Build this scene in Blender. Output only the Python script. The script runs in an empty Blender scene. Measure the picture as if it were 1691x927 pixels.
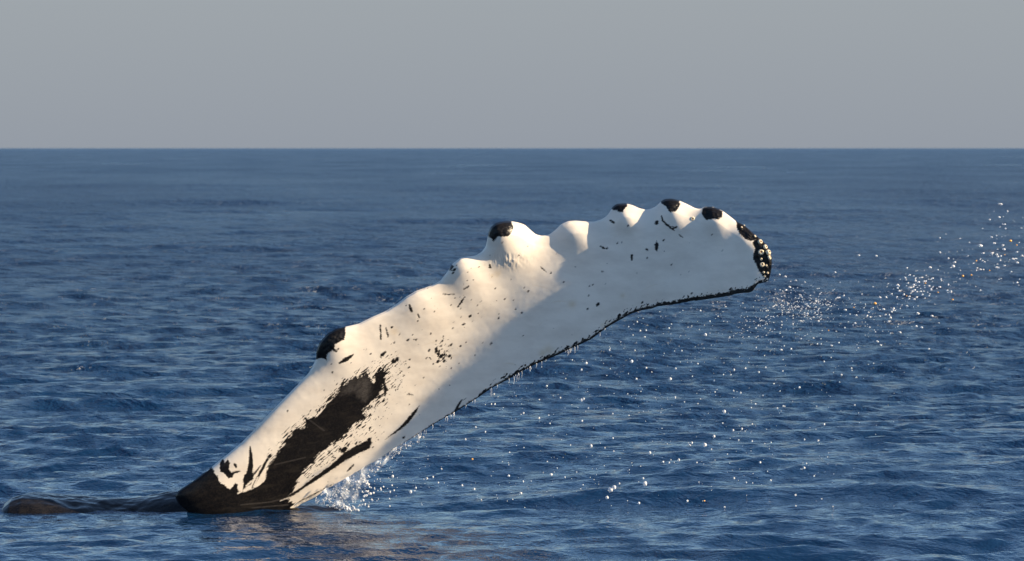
import bpy, math, random
import numpy as np
from mathutils import Vector

random.seed(7)
RNG = np.random.RandomState(7)
scene = bpy.context.scene
COL = scene.collection

# ------------------------------------------------------------------ camera
CAM_H = 2.45                    # eye height above the sea (m)
FPX = 6175.0                    # focal length in photo pixels (131 mm lens)
CX, CY = 845.5, 463.5
PITCH = math.atan((CY - 245.0) / FPX)
cam_data = bpy.data.cameras.new("camera")
cam_data.sensor_width = 36.0
cam_data.lens = FPX / 1691.0 * 36.0
cam_data.clip_start = 0.1
cam_data.clip_end = 90000.0
cam_data.dof.use_dof = True
cam_data.dof.focus_distance = 25.0
cam_data.dof.aperture_fstop = 7.1
cam = bpy.data.objects.new("camera", cam_data)
cam.location = (0, 0, CAM_H)
cam.rotation_euler = (math.pi / 2 - PITCH, 0, 0)
COL.objects.link(cam)
scene.camera = cam

# ------------------------------------------------------------------ light
SUN_DIR = Vector((0.87, -0.106, 0.43)).normalized()      # towards the sun: low, from the right
SUN_EL = math.asin(SUN_DIR.z)
SUN_AZ = math.atan2(SUN_DIR.x, SUN_DIR.y)               # clockwise from +Y
world = bpy.data.worlds.new("World")
scene.world = world
world.use_nodes = True
wn = world.node_tree
bg = wn.nodes["Background"]
sky = wn.nodes.new("ShaderNodeTexSky")
sky.sky_type = 'NISHITA'
sky.sun_disc = False
sky.sun_elevation = SUN_EL
sky.sun_rotation = SUN_AZ
sky.altitude = 0.0
sky.air_density = 1.0
sky.dust_density = 0.4
sky.ozone_density = 3.5
# the grey marine haze that lies along the whole horizon, under the blue
geo = wn.nodes.new("ShaderNodeTexCoord")
sep = wn.nodes.new("ShaderNodeSeparateXYZ")
wn.links.new(geo.outputs["Generated"], sep.inputs[0])
hz = wn.nodes.new("ShaderNodeMapRange")
hz.interpolation_type = 'SMOOTHERSTEP'
wn.links.new(sep.outputs["Z"], hz.inputs[0])
for _i, _v in enumerate((0.03, 0.12, 0.97, 0.0)): hz.inputs[_i + 1].default_value = _v
hz2 = wn.nodes.new("ShaderNodeMapRange")
wn.links.new(sep.outputs["Z"], hz2.inputs[0])
for _i, _v in enumerate((-0.002, 0.035, 0.0, 1.0)): hz2.inputs[_i + 1].default_value = _v
hc = wn.nodes.new("ShaderNodeMix"); hc.data_type = 'RGBA'
wn.links.new(hz2.outputs[0], hc.inputs[0])
SKY_STR = 0.088
HAZE_LOW, HAZE_HIGH = (0.140, 0.157, 0.184), (0.161, 0.176, 0.193)
hc.inputs[6].default_value = (*[c / SKY_STR for c in HAZE_LOW], 1)
hc.inputs[7].default_value = (*[c / SKY_STR for c in HAZE_HIGH], 1)
mx = wn.nodes.new("ShaderNodeMix"); mx.data_type = 'RGBA'
wn.links.new(hz.outputs[0], mx.inputs[0])
wn.links.new(sky.outputs[0], mx.inputs[6])
wn.links.new(hc.outputs[2], mx.inputs[7])
wn.links.new(mx.outputs[2], bg.inputs[0])
bg.inputs[1].default_value = SKY_STR
sun_data = bpy.data.lights.new("sun", 'SUN')
sun_data.energy = 5.0
sun_data.angle = math.radians(0.5)
sun_data.color = (1.0, 0.79, 0.53)
sun = bpy.data.objects.new("sun", sun_data)
sun.rotation_euler = SUN_DIR.to_track_quat('Z', 'Y').to_euler()
sun.location = (20, 0, 20)
COL.objects.link(sun)
vs = scene.view_settings
vs.view_transform = 'Standard'
vs.look = 'None'
vs.gamma = 1.0
vs.use_curve_mapping = False
vs.exposure = 1.02

# ------------------------------------------------------------------ helpers
cp, sp_ = math.cos(PITCH), math.sin(PITCH)

def at(px, py, Y):
    """point of the world at depth Y that the photo shows at pixel (px, py)"""
    px = np.asarray(px, float); py = np.asarray(py, float); Y = np.asarray(Y, float)
    dx = (px - CX) / FPX
    dy = -(py - CY) / FPX
    wy = cp + dy * sp_
    wz = -sp_ + dy * cp
    k = Y / wy
    return np.stack(np.broadcast_arrays(dx * k, Y, CAM_H + wz * k), axis=-1)

def np_mesh(name, verts, quads, attrs=None, smooth=True, mat_idx=None):
    me = bpy.data.meshes.new(name)
    verts = np.ascontiguousarray(verts, dtype=np.float32)
    quads = np.ascontiguousarray(quads, dtype=np.int32)
    nf, nk = quads.shape
    me.vertices.add(len(verts))
    me.vertices.foreach_set("co", verts.ravel())
    me.loops.add(nf * nk)
    me.loops.foreach_set("vertex_index", quads.ravel())
    me.polygons.add(nf)
    me.polygons.foreach_set("loop_start", np.arange(0, nf * nk, nk, dtype=np.int32))
    me.polygons.foreach_set("loop_total", np.full(nf, nk, dtype=np.int32))
    if mat_idx is not None:
        me.polygons.foreach_set("material_index", np.asarray(mat_idx, dtype=np.int32))
    me.update(calc_edges=True)
    me.polygons.foreach_set("use_smooth", np.full(nf, smooth, dtype=bool))
    for k, a in (attrs or {}).items():
        at_ = me.attributes.new(k, 'FLOAT', 'POINT')
        at_.data.foreach_set("value", np.ascontiguousarray(a, dtype=np.float32))
    me.update()
    return me

def link(name, me, mats, parent=None, **props):
    o = bpy.data.objects.new(name, me)
    COL.objects.link(o)
    if not isinstance(mats, (list, tuple)):
        mats = [mats]
    if me is not None and len(me.materials) == 0:
        for m in mats:
            me.materials.append(m)
    if parent is not None:
        o.parent = parent
    for k, v in props.items():
        o[k] = v
    return o

def grid_quads(nr, nc, wrap=False):
    r = np.arange(nr - 1)[:, None]
    c = np.arange(nc if wrap else nc - 1)[None, :]
    c2 = (c + 1) % nc
    a = r * nc + c; b = r * nc + c2; d = (r + 1) * nc + c; e = (r + 1) * nc + c2
    return np.stack([a, b, e, d], -1).reshape(-1, 4)

_LAT = RNG.rand(256, 256).astype(np.float32)
def vnoise(x, y, seed=0):
    """smooth value noise in -1..1"""
    x = np.asarray(x, float) + seed * 17.31; y = np.asarray(y, float) + seed * 9.17
    xi = np.floor(x).astype(int); yi = np.floor(y).astype(int)
    fx = x - xi; fy = y - yi
    fx = fx * fx * (3 - 2 * fx); fy = fy * fy * (3 - 2 * fy)
    a = _LAT[xi & 255, yi & 255]; b = _LAT[(xi + 1) & 255, yi & 255]
    c = _LAT[xi & 255, (yi + 1) & 255]; d = _LAT[(xi + 1) & 255, (yi + 1) & 255]
    return 2 * ((a * (1 - fx) + b * fx) * (1 - fy) + (c * (1 - fx) + d * fx) * fy) - 1

def fnoise(x, y, seed=0, octv=3):
    s = 0; a = 1; t = 0
    for k in range(octv):
        s = s + a * vnoise(x * 2 ** k, y * 2 ** k, seed + k); t += a; a *= 0.55
    return s / t

def sstep(a, b, x):
    t = np.clip((x - a) / (b - a), 0, 1)
    return t * t * (3 - 2 * t)

# ------------------------------------------------------------------ materials
def new_mat(name):
    m = bpy.data.materials.new(name); m.use_nodes = True
    nt = m.node_tree
    return m, nt, nt.nodes["Principled BSDF"]

def N(nt, kind, **kw):
    n = nt.nodes.new(kind)
    for k, v in kw.items():
        if k == 'op': n.operation = v
        elif k.startswith('i_'): n.inputs[int(k[2:])].default_value = v
        else: setattr(n, k, v)
    return n

def math_n(nt, op, a, b=None, clamp=False):
    n = nt.nodes.new("ShaderNodeMath"); n.operation = op; n.use_clamp = clamp
    for i, v in enumerate((a, b)):
        if v is None: continue
        if hasattr(v, 'is_output'): nt.links.new(v, n.inputs[i])
        else: n.inputs[i].default_value = v
    return n.outputs[0]

def noise_n(nt, vec, scale, detail=3.0, rough=0.55, dist=0.0):
    n = nt.nodes.new("ShaderNodeTexNoise")
    n.inputs["Scale"].default_value = scale
    n.inputs["Detail"].default_value = detail
    n.inputs["Roughness"].default_value = rough
    n.inputs["Distortion"].default_value = dist
    nt.links.new(vec, n.inputs["Vector"])
    return n.outputs["Fac"]

def map_n(nt, vec, scale=(1, 1, 1), rot=(0, 0, 0)):
    n = nt.nodes.new("ShaderNodeMapping")
    n.inputs["Scale"].default_value = scale
    n.inputs["Rotation"].default_value = rot
    nt.links.new(vec, n.inputs["Vector"])
    return n.outputs[0]

def mixc(nt, fac, a, b):
    n = nt.nodes.new("ShaderNodeMix"); n.data_type = 'RGBA'
    for i, v in ((0, fac), (6, a), (7, b)):
        if hasattr(v, 'is_output'): nt.links.new(v, n.inputs[i])
        else: n.inputs[i].default_value = v
    return n.outputs[2]

def rng_n(nt, v, a, b, c=0.0, d=1.0):
    n = nt.nodes.new("ShaderNodeMapRange")
    nt.links.new(v, n.inputs[0])
    for i, x in enumerate((a, b, c, d)): n.inputs[i + 1].default_value = x
    return n.outputs[0]

def attr_n(nt, name):
    n = nt.nodes.new("ShaderNodeAttribute"); n.attribute_name = name
    return n.outputs["Fac"]

def bump_n(nt, height, strength, dist, prev=None):
    n = nt.nodes.new("ShaderNodeBump")
    n.inputs["Strength"].default_value = strength
    n.inputs["Distance"].default_value = dist
    nt.links.new(height, n.inputs["Height"])
    if prev is not None: nt.links.new(prev, n.inputs["Normal"])
    return n.outputs[0]

# sea water
sea_mat, nt, P = new_mat("sea_water")
P.inputs["Base Color"].default_value = (0.004, 0.022, 0.064, 1)
P.inputs["IOR"].default_value = 1.333
tc = nt.nodes.new("ShaderNodeTexCoord").outputs["Object"]
un = attr_n(nt, "unresolved")
far = rng_n(nt, un, 0.06, 0.22, 0.0, 1.0)
patch = noise_n(nt, map_n(nt, tc, (0.06, 0.016, 1.0)), 1.0, 4.0, 0.6)
h0 = math_n(nt, 'MULTIPLY', noise_n(nt, map_n(nt, tc, (1.0, 1.3, 1.0), (0, 0, 0.3)), 1.7, 5.0, 0.62, 0.3), far)
b0 = bump_n(nt, h0, 1.0, 0.6)
near_ = rng_n(nt, un, 0.05, 0.12, 0.1, 1.0)
b1 = bump_n(nt, math_n(nt, 'MULTIPLY', near_, noise_n(nt, map_n(nt, tc, (1.0, 1.5, 1.0), (0, 0, 0.2)), 5.0, 3.0, 0.55, 0.4)), 1.0, 0.02, b0)
b2 = bump_n(nt, noise_n(nt, map_n(nt, tc, (1.0, 1.4, 1.0), (0, 0, -0.5)), 17.0, 2.0, 0.5, 0.3), 1.0, 0.002, b1)
nt.links.new(b2, P.inputs["Normal"])
nt.links.new(math_n(nt, 'MULTIPLY', rng_n(nt, un, 0.05, 0.26, 0.045, 0.34), rng_n(nt, patch, 0.3, 0.7, 0.75, 1.15)), P.inputs["Roughness"])

# whale skin
skin, nt, P = new_mat("whale_skin")
tc = nt.nodes.new("ShaderNodeTexCoord").outputs["Object"]
axis_map = map_n(nt, tc, (1.0, 1.0, 2.6), (0, math.radians(38), 0))
blk = attr_n(nt, "black"); gry = attr_n(nt, "grey"); tan = attr_n(nt, "tan")
rag = math_n(nt, 'SUBTRACT', noise_n(nt, axis_map, 60.0, 3.0, 0.65), 0.5)
edge = math_n(nt, 'ADD', blk, math_n(nt, 'MULTIPLY', rag, 5.0))
bmask = rng_n(nt, edge, -0.8, 0.8)
mott = noise_n(nt, axis_map, 3.2, 6.0, 0.62)
white = mixc(nt, rng_n(nt, mott, 0.42, 0.8), (0.82, 0.745, 0.64, 1), (0.64, 0.565, 0.475, 1))
white = mixc(nt, tan, white, (0.62, 0.47, 0.27, 1))
fine = noise_n(nt, tc, 90.0, 3.0, 0.7)
dark = mixc(nt, rng_n(nt, fine, 0.45, 0.75), (0.006, 0.006, 0.007, 1), (0.022, 0.018, 0.015, 1))
dark = mixc(nt, rng_n(nt, noise_n(nt, map_n(nt, axis_map, (1, 1, 2.2)), 7.0, 5.0, 0.65), 0.5, 0.72), dark, (0.022, 0.019, 0.016, 1))
dark = mixc(nt, gry, dark, mixc(nt, rng_n(nt, rag, -0.2, 0.2), (0.045, 0.04, 0.036, 1), (0.11, 0.10, 0.093, 1)))
nt.links.new(mixc(nt, bmask, white, dark), P.inputs["Base Color"])
P.inputs["IOR"].default_value = 1.36
nt.links.new(rng_n(nt, bmask, 0, 1, 0.45, 0.30), P.inputs["Specular IOR Level"])
nt.links.new(math_n(nt, 'SUBTRACT', rng_n(nt, bmask, 0, 1, 0.33, 0.32), math_n(nt, 'MULTIPLY', attr_n(nt, 'wet'), 0.14)), P.inputs["Roughness"])
hgt = math_n(nt, 'ADD', math_n(nt, 'MULTIPLY', noise_n(nt, tc, 14.0, 3.0, 0.5), math_n(nt, 'ADD', rng_n(nt, bmask, 0, 1, 1.5, 5.0), math_n(nt, 'MULTIPLY', attr_n(nt, 'wet'), 14.0))), math_n(nt, 'MULTIPLY', math_n(nt, 'MULTIPLY', fine, bmask), 0.12))
nt.links.new(bump_n(nt, hgt, 0.07, 0.006), P.inputs["Normal"])

barn_mat, nt, P = new_mat("barnacle_shell")
tc = nt.nodes.new("ShaderNodeTexCoord").outputs["Object"]
nt.links.new(mixc(nt, noise_n(nt, tc, 120.0, 3.0), (0.84, 0.76, 0.58, 1), (0.58, 0.46, 0.30, 1)), P.inputs["Base Color"])
P.inputs["Roughness"].default_value = 0.55
barn_in, nt, P = new_mat("barnacle_opening")
P.inputs["Base Color"].default_value = (0.42, 0.24, 0.12, 1)
P.inputs["Roughness"].default_value = 0.5

drop_mat, nt, P = new_mat("water_drop")
P.inputs["Base Color"].default_value = (0.96, 0.97, 0.98, 1)
P.inputs["Roughness"].default_value = 0.22
P.inputs["IOR"].default_value = 1.33
P.inputs["Transmission Weight"].default_value = 0.4
foam_mat, nt, P = new_mat("white_water")
P.inputs["Base Color"].default_value = (0.86, 0.88, 0.9, 1)
P.inputs["Roughness"].default_value = 0.35
P.inputs["Transmission Weight"].default_value = 0.3
amber_glint_mat, nt, P = new_mat("amber_glint_drop")
P.inputs["Base Color"].default_value = (1.0, 0.5, 0.12, 1)  # golden glint of light painted as the drop's base colour
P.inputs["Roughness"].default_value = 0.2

# ------------------------------------------------------------------ sea
def build_sea():
    R = [2.0 * 9.0 ** (k_ / 30) for k_ in range(30)]
    r_ = 18.0
    while r_ < 70000.0:                       # rows spread out smoothly with distance
        R.append(r_)
        r_ *= 1 + min(0.0018 * (1 + (r_ / 110.0) ** 1.05), 0.035)
    R = np.array(R)
    half = math.radians(9.6)
    dense = np.linspace(-half, half, 860)

    coarse = np.linspace(half, 2 * math.pi - half, 92)[1:-1]
    TH = np.concatenate([dense, coarse])
    dR = np.gradient(R)
    dT = np.concatenate([np.full(len(dense), dense[1] - dense[0]), np.full(len(coarse), coarse[1] - coarse[0])])
    r = R[:, None]; th = TH[None, :]
    X = (r * np.sin(th)).astype(np.float32); Y = (r * np.cos(th)).astype(np.float32)
    spc_r = np.broadcast_to(dR[:, None], X.shape); spc_t = (r * dT[None, :])
    isd = np.arange(len(TH)) < len(dense)
    rs = np.random.RandomState(11)
    Z = np.zeros_like(X); DX = np.zeros_like(X); DY = np.zeros_like(X)
    # gusts: patches where the small waves are stronger or weaker
    gust = (0.92 + 0.35 * fnoise(X * 0.09, Y * 0.035, 3, 3)).astype(np.float32)
    gust2 = (0.95 + 0.3 * fnoise(X * 0.45 + 31, Y * 0.2, 5, 2)).astype(np.float32)
    unres = np.zeros_like(X)
    # the whale's bulk flattens the longer waves around it
    calm = (1 - 0.93 * np.exp(-((X + 2.3) / 3.2) ** 4 - ((Y - 25.0) / 2.4) ** 2)).astype(np.float32)
    lam_edges = [(0.09, 0.16, .05, 14), (0.16, 0.3, .15, 26), (0.3, 0.6, .19, 34), (0.6, 1.2, .09, 20), (1.2, 2.6, .05, 14),
                 (2.6, 6.0, .03, 12), (6.0, 15.0, .022, 10), (15.0, 40.0, .018, 8)]
    for lo, hi, slope, n in lam_edges:
        for k in range(n):
            lam = lo * (hi / lo) ** ((k + rs.rand()) / n)
            kk = 2 * math.pi / lam
            ang = rs.normal(0.12, 0.5 if lam < 0.3 else 0.33)
            kx, ky = kk * math.sin(ang), -kk * math.cos(ang)
            ph = rs.rand() * 6.283
            a = slope * math.sqrt(2.0 / n) / kk
            # the grid carries a wave only where it is fine enough for it
            w = np.maximum(spc_r * abs(ky) / kk, spc_t * abs(kx) / kk)
            w[:, ~isd] = np.maximum(spc_r, spc_t)[:, ~isd]
            att = 1 - sstep(0.3, 0.55, w / lam)
            if lam < 1.2: g = gust * gust2
            elif lam < 3: g = gust
            else: g = 1.0
            g = g * (calm if lam > 0.6 else 0.7 + 0.3 * calm)
            phase = kx * X + ky * Y + np.float32(ph)
            s = np.sin(phase); c = np.cos(phase)
            A = (a * att * g).astype(np.float32)
            Z += A * s
            q = 0.75
            DX += A * q * (kx / kk) * c; DY += A * q * (ky / kk) * c
            unres += ((1 - att) * slope ** 2 / n).astype(np.float32)
    # a longer ridge of water rolling in front of the flipper
    yr = 25.35 - 0.035 * (X - 1.0) + 0.10 * np.sin(X * 1.7 + 0.4)
    e = sstep(-1.2, -0.2, X) * (0.75 + 0.25 * np.sin(X * 2.9))
    Z += (0.055 * e * np.exp(-((Y - yr) / 0.30) ** 2)).astype(np.float32)
    X = X + DX; Y = Y + DY
    V = np.stack([X, Y, Z], -1).reshape(-1, 3)
    rough = np.clip(0.05 + 0.9 * np.sqrt(unres), 0.05, 0.26)
    q = grid_quads(len(R), len(TH), wrap=True)[:, ::-1]
    me = np_mesh("sea", V, q, {"unresolved": rough.ravel()})
    link("sea", me, sea_mat, kind='structure', label="dark blue rippled sea reaching the horizon")
build_sea()

# ------------------------------------------------------------------ flipper outline (photo pixels)
LEAD = [(425, 1000), (385, 910), (345, 868), (313, 848), (294, 832), (289, 820), (292, 813), (301, 806.5), (322, 792.6), (350, 771), (370, 755), (397, 733), (422, 708), (454, 674),
        (485, 642), (497, 630), (510, 616), (522, 594), (522.6, 580), (527.5, 566), (540, 552), (554, 544), (570, 540),
        (592, 535), (614, 524), (637, 514), (654, 503), (670, 490.5), (687, 480.6), (712, 472), (727, 464), (738, 450),
        (747, 436), (760, 426), (774, 423.7), (786, 422), (795.6, 416), (802.7, 406), (805, 393), (807.5, 382), (811, 374.6),
        (819, 368.7), (831, 365.8), (845, 365.8), (855, 367.5), (866, 371), (875, 379), (884, 387), (895, 390), (907, 387.6),
        (916.7, 380.5), (926, 371), (938, 365.5), (950, 364.6), (962, 365.6), (980.7, 366.3), (992.6, 362.7), (1002, 356.8),
        (1008, 348.5), (1011.6, 341.4), (1018.7, 337), (1033, 336), (1044.8, 339), (1055, 344), (1066, 346.5), (1075, 345),
        (1084, 340.6), (1091, 333), (1098, 329), (1109, 328), (1120, 330.8), (1134, 337), (1147.6, 344), (1155.5, 345.5),
        (1163.4, 341.7), (1177, 341.7), (1191.7, 347.4), (1204, 356.4), (1216.6, 366.6), (1229, 372), (1240.4, 382), (1249, 390),
        (1257, 396), (1265, 404), (1271, 414), (1274.5, 425), (1274.5, 437), (1273, 450), (1270, 461)]
TRAIL = [(432, 1000), (445, 925), (465, 870), (482, 845), (496, 833), (519.5, 822), (541, 807), (560, 797.5), (592, 779), (624.7, 760), (657, 738), (689.4, 718), (721.8, 697.5),
         (754, 679.2), (786.5, 658.7), (812, 641), (838, 627.5), (860, 614.5), (883.6, 602), (915, 589), (948, 574), (977, 560), (1002, 541), (1021, 530),
         (1040, 519.5), (1056, 513.5), (1068, 511.5), (1088.7, 506), (1116, 502.5), (1138.5, 497.5), (1156.6, 496), (1179, 492.5), (1195, 490.5),
         (1206, 488), (1218, 485), (1229, 483.5), (1236, 484), (1243, 481), (1248, 474), (1252, 468.5), (1261, 467), (1268, 466), (1270, 461)]
PAIRS = [((425, 1000), (432, 1000)), ((345, 868), (445, 925)), ((313, 848), (456, 896)), ((301, 806.5), (470, 862)), ((350, 771), (496, 833)), ((422, 708), (560, 797.5)), ((522, 594), (657, 738)), ((592, 535), (721.8, 697.5)),
         ((687, 480.6), (786.5, 658.7)), ((774, 423.7), (883.6, 602)), ((831, 365.8), (948, 574)), ((950, 364.6), (1040, 519.5)),
         ((1033, 336), (1116, 502.5)), ((1109, 328), (1179, 492.5)), ((1177, 341.7), (1229, 483.5)), ((1229, 372), (1248, 474)),
         ((1257, 396), (1261, 467)), ((1270, 461), (1270, 461))]

def smooth_line(pts, sigma, step=0.5):
    p = np.array(pts, float)
    d = np.r_[0, np.cumsum(np.hypot(*np.diff(p, axis=0).T))]
    n = int(d[-1] / step)
    t = np.linspace(0, d[-1], n)
    q = np.stack([np.interp(t, d, p[:, 0]), np.interp(t, d, p[:, 1])], 1)
    s = sigma / step
    k = np.exp(-0.5 * (np.arange(-int(3 * s), int(3 * s) + 1) / s) ** 2); k /= k.sum()
    m = len(k) // 2
    pad = np.concatenate([2 * q[0] - q[m:0:-1], q, 2 * q[-1] - q[-2:-m - 2:-1]])
    out = np.stack([np.convolve(pad[:, 0], k, 'valid'), np.convolve(pad[:, 1], k, 'valid')], 1)
    return out

Lc = smooth_line(LEAD, 2.2)
Tc = smooth_line(TRAIL, 1.6)
# small raggedness of the trailing edge
_i = np.arange(len(Tc))
Tc[:, 1] += (0.9 * fnoise(_i * 0.11, _i * 0, 2, 3) * sstep(1000, 1100, Tc[:, 0]) + 0.35 * fnoise(_i * 0.2, _i * 0, 9, 2))
Tc[-1] = Lc[-1]
iL = [int(np.argmin(((Lc - np.array(a)) ** 2).sum(1))) for a, b in PAIRS]
iT = [int(np.argmin(((Tc - np.array(b)) ** 2).sum(1))) for a, b in PAIRS]
iL[0] = iT[0] = 0; iL[-1] = len(Lc) - 1; iT[-1] = len(Tc) - 1
NU = 980
uL = np.linspace(0, len(Lc) - 1, NU)
uT = np.interp(uL, iL, iT)
k = np.ones(61) / 61
uTs = np.convolve(np.pad(uT, 30, mode='reflect', reflect_type='odd'), k, 'valid')
uT = np.clip(uTs, 0, len(Tc) - 1); uT[0] = 0; uT[-1] = len(Tc) - 1
def samp(c, u):
    j = np.arange(len(c))
    return np.stack([np.interp(u, j, c[:, 0]), np.interp(u, j, c[:, 1])], 1)
LU, TU = samp(Lc, uL), samp(Tc, uT)
CH = np.hypot(*(TU - LU).T)                      # chord in pixels
_kk = np.hanning(91); _kk /= _kk.sum()
CHS = np.convolve(np.pad(CH, 45, mode='reflect', reflect_type='odd'), _kk, 'valid')

PXM = FPX / 25.0                                 # pixels per metre at the flipper
CREASE0 = np.array([600., 772.]); CREASE1 = np.array([862., 480.])
cd = (CREASE1 - CREASE0) / np.hypot(*(CREASE1 - CREASE0)); cn = np.array([-cd[1], cd[0]])   # normal, down-right
KNOBS = [(547, 566, 30, .03), (690, 497, 44, .03), (770, 447, 38, .045), (833, 392, 38, .075), (948, 378, 27, .042), (1031, 354, 25, .05),
         (1108, 346, 24, .048), (1180, 360, 22, .04), (1228, 388, 18, .02)]

# smooth distance fields from the two edges, so that the thickness carries no ripples
GX = np.arange(130., 1300., 2.5); GY = np.arange(310., 1010., 2.5)
def edge_field(curve):
    c = curve[::4].astype(np.float32)
    out = np.empty((len(GY), len(GX)), np.float32)
    for j, gy in enumerate(GY):
        d2 = np.maximum((GX[:, None].astype(np.float32) - c[:, 0]) ** 2 + (np.float32(gy) - c[:, 1]) ** 2, 1.0)
        out[j] = ((d2 ** -2.5).sum(1) * 2.0 * 0.75) ** -0.25
    return out
FL, FT = edge_field(Lc), edge_field(Tc)
def bil(F, x, y):
    gx = np.clip((x - GX[0]) / 2.5, 0, len(GX) - 1.001); gy = np.clip((y - GY[0]) / 2.5, 0, len(GY) - 1.001)
    i = gx.astype(int); j = gy.astype(int); fx = gx - i; fy = gy - j
    return (F[j, i] * (1 - fx) + F[j, i + 1] * fx) * (1 - fy) + (F[j + 1, i] * (1 - fx) + F[j + 1, i + 1] * fx) * fy

def fin_fields(PX, PY, s0, chord):
    edge = s0 * chord
    DL, DT_ = bil(FL, PX, PY), bil(FT, PX, PY)
    chord = DL + DT_
    s = np.clip(DL / chord, 0, 1) * sstep(0, 3, edge)
    """depth offset of the mid surface and half thickness, in metres"""
    d = (PX - CREASE0[0]) * cn[0] + (PY - CREASE0[1]) * cn[1]
    soft = 7 + 17 * sstep(660, 920, PX)
    neg = -soft * np.log1p(np.exp(np.clip(-d / soft, -40, 40)))      # ~ d where d < 0, 0 where d > 0
    pos = d - neg
    A = 0.58
    # keep the thick root from coming too far towards the camera
    B = A * np.where(neg > -150, neg, -150 - 60 * (1 - np.exp((neg + 150) / 60))) / PXM - 0.29 * pos / PXM
    B = B + 0.10 * sstep(760, 1275, PX) * 0.0
    nose = 0.2969 * np.sqrt(s) - 0.126 * s - 0.3516 * s ** 2 + 0.2843 * s ** 3 - 0.1015 * s ** 4
    th = 5 * 0.14 * nose * chord / PXM
    th = th * (1 + 0.35 * (1 - sstep(330, 560, PX)))
    bump = np.zeros_like(PX)
    for (x, y, r, a) in KNOBS:
        # ridge leans down the chord from each tubercle
        ax, ay = 0.42, 0.91
        e1 = (PX - x) * ax + (PY - y) * ay
        e2 = -(PX - x) * ay + (PY - y) * ax
        l1 = np.where(e1 > 0, 1.45 * r, 1.2 * r)
        bump += 0.85 * a * np.exp(-(e1 / l1) ** 2 - (e2 / (0.95 * r)) ** 2)
    ed = np.clip(DL / 20.0, 0, 1) ** 0.5 * sstep(0, 3, edge)
    th = th + bump * ed
    return B, th

# ---- pigment marks: polygons, strokes and dots in photo pixels
def c2(x, y): return (260 + x / 3.198, 580 + y / 3.198)
def c3(x, y): return (480 + x / 3.567, 440 + y / 3.567)
def c4(x, y): return (760 + x / 4.213, 320 + y / 4.213)
def c5(x, y): return (980 + x / 4.416, 310 + y / 4.416)
def c8(x, y): return (560 + x / 3.0905, 560 + y / 3.0905)
def P_(f, *pts): return [f(*p) for p in pts]

POLY = [
    # dark root and the large torn patch above it
    (P_(c2, (-400, 900), (60, 760), (95, 740), (200, 670), (285, 612), (302, 640), (330, 690), (350, 706), (385, 728), (398, 712), (410, 690), (420, 705), (428, 735), (450, 748), (500, 728), (545, 705),
        (565, 690), (575, 650), (590, 610), (620, 560), (645, 515), (680, 480), (705, 440), (725, 412), (785, 402), (790, 365), (850, 340), (880, 300), (915, 262),
        (950, 225), (970, 185), (1020, 150), (1060, 140), (1110, 128), (1140, 165), (1160, 120), (1218, 94), (1196, 150), (1192, 190), (1165, 240),
        (1110, 285), (1075, 315), (1100, 355), (1040, 385), (1000, 425), (965, 460), (905, 498), (850, 545), (800, 600), (760, 650), (738, 690), (718, 735), (690, 765),
        (690, 800), (745, 795), (700, 835), (760, 860), (900, 980), (0, 1300)), 1.0),
    # the long stripe beside it
    (P_(c2, (1136, 482), (1118, 515), (1050, 548), (990, 580), (900, 642), (820, 694), (740, 748), (690, 775), (680, 768), (760, 718), (850, 650), (920, 598), (975, 545),
        (1030, 508), (1095, 478), (1120, 470)), 1.0),
    # tubercle tips
    (P_(c3, (120, 548), (140, 500), (150, 440), (200, 380), (265, 350), (322, 345), (322, 400), (314, 432), (285, 448), (262, 458), (258, 478), (272, 498), (268, 508), (246, 492), (228, 505), (214, 522),
        (212, 556), (195, 545), (175, 540), (150, 548)), 1.0),
    (P_(c4, (190, 285), (198, 220), (240, 185), (300, 175), (352, 188), (368, 232), (364, 270), (332, 298), (292, 301), (262, 294), (242, 318), (232, 336), (222, 328), (219, 308), (196, 302)), 1.0),
    (P_(c4, (1050, 105), (1058, 72), (1090, 55), (1158, 55), (1161, 88), (1140, 112), (1133, 132), (1110, 129), (1090, 117), (1070, 118)), 1.0),
    (P_(c5, (484, 105), (510, 60), (570, 60), (622, 78), (632, 120), (617, 158), (590, 178), (560, 180), (545, 168), (533, 140), (505, 122)), 1.0),
    (P_(c5, (790, 180), (800, 145), (850, 136), (905, 148), (942, 172), (938, 214), (905, 236), (872, 226), (835, 238), (812, 228), (795, 204)), 1.0),
    # tip
    (P_(c5, (1040, 245), (1100, 250), (1180, 320), (1215, 372), (1168, 388), (1122, 382), (1085, 360), (1062, 335), (1045, 290)), 1.0),
    (P_(c5, (1165, 388), (1215, 366), (1290, 400), (1340, 500), (1330, 650), (1280, 668), (1232, 642), (1205, 605), (1186, 560), (1163, 520), (1165, 480), (1180, 450), (1160, 408)), 1.0),
    (P_(c5, (1125, 770), (1130, 735), (1160, 708), (1200, 692), (1230, 700), (1200, 730), (1160, 790)), 1.0),
    # spots
    (P_(c5, (461, 390), (479, 420), (474, 440), (463, 466), (448, 450), (444, 418)), 1.0),
    (P_(c5, (443, 262), (458, 244), (472, 240), (473, 266), (460, 272)), 1.0),
    (P_(c2, (328, 590), (345, 568), (356, 590), (372, 570), (383, 590), (377, 625), (390, 640), (430, 630), (438, 636), (405, 650), (398, 668), (375, 672), (350, 645), (330, 635)), 1.0),
    (P_(c2, (455, 660), (472, 640), (510, 640), (505, 680), (492, 700), (470, 715), (452, 735)), 1.0),
    (P_(c3, (935, 5), (950, -8), (962, 2), (945, 25), (930, 28)), 1.0),
    (P_(c8, (585, 372), (600, 340), (622, 310), (655, 300), (625, 320), (610, 350), (592, 372)), 1.0),
]
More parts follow.
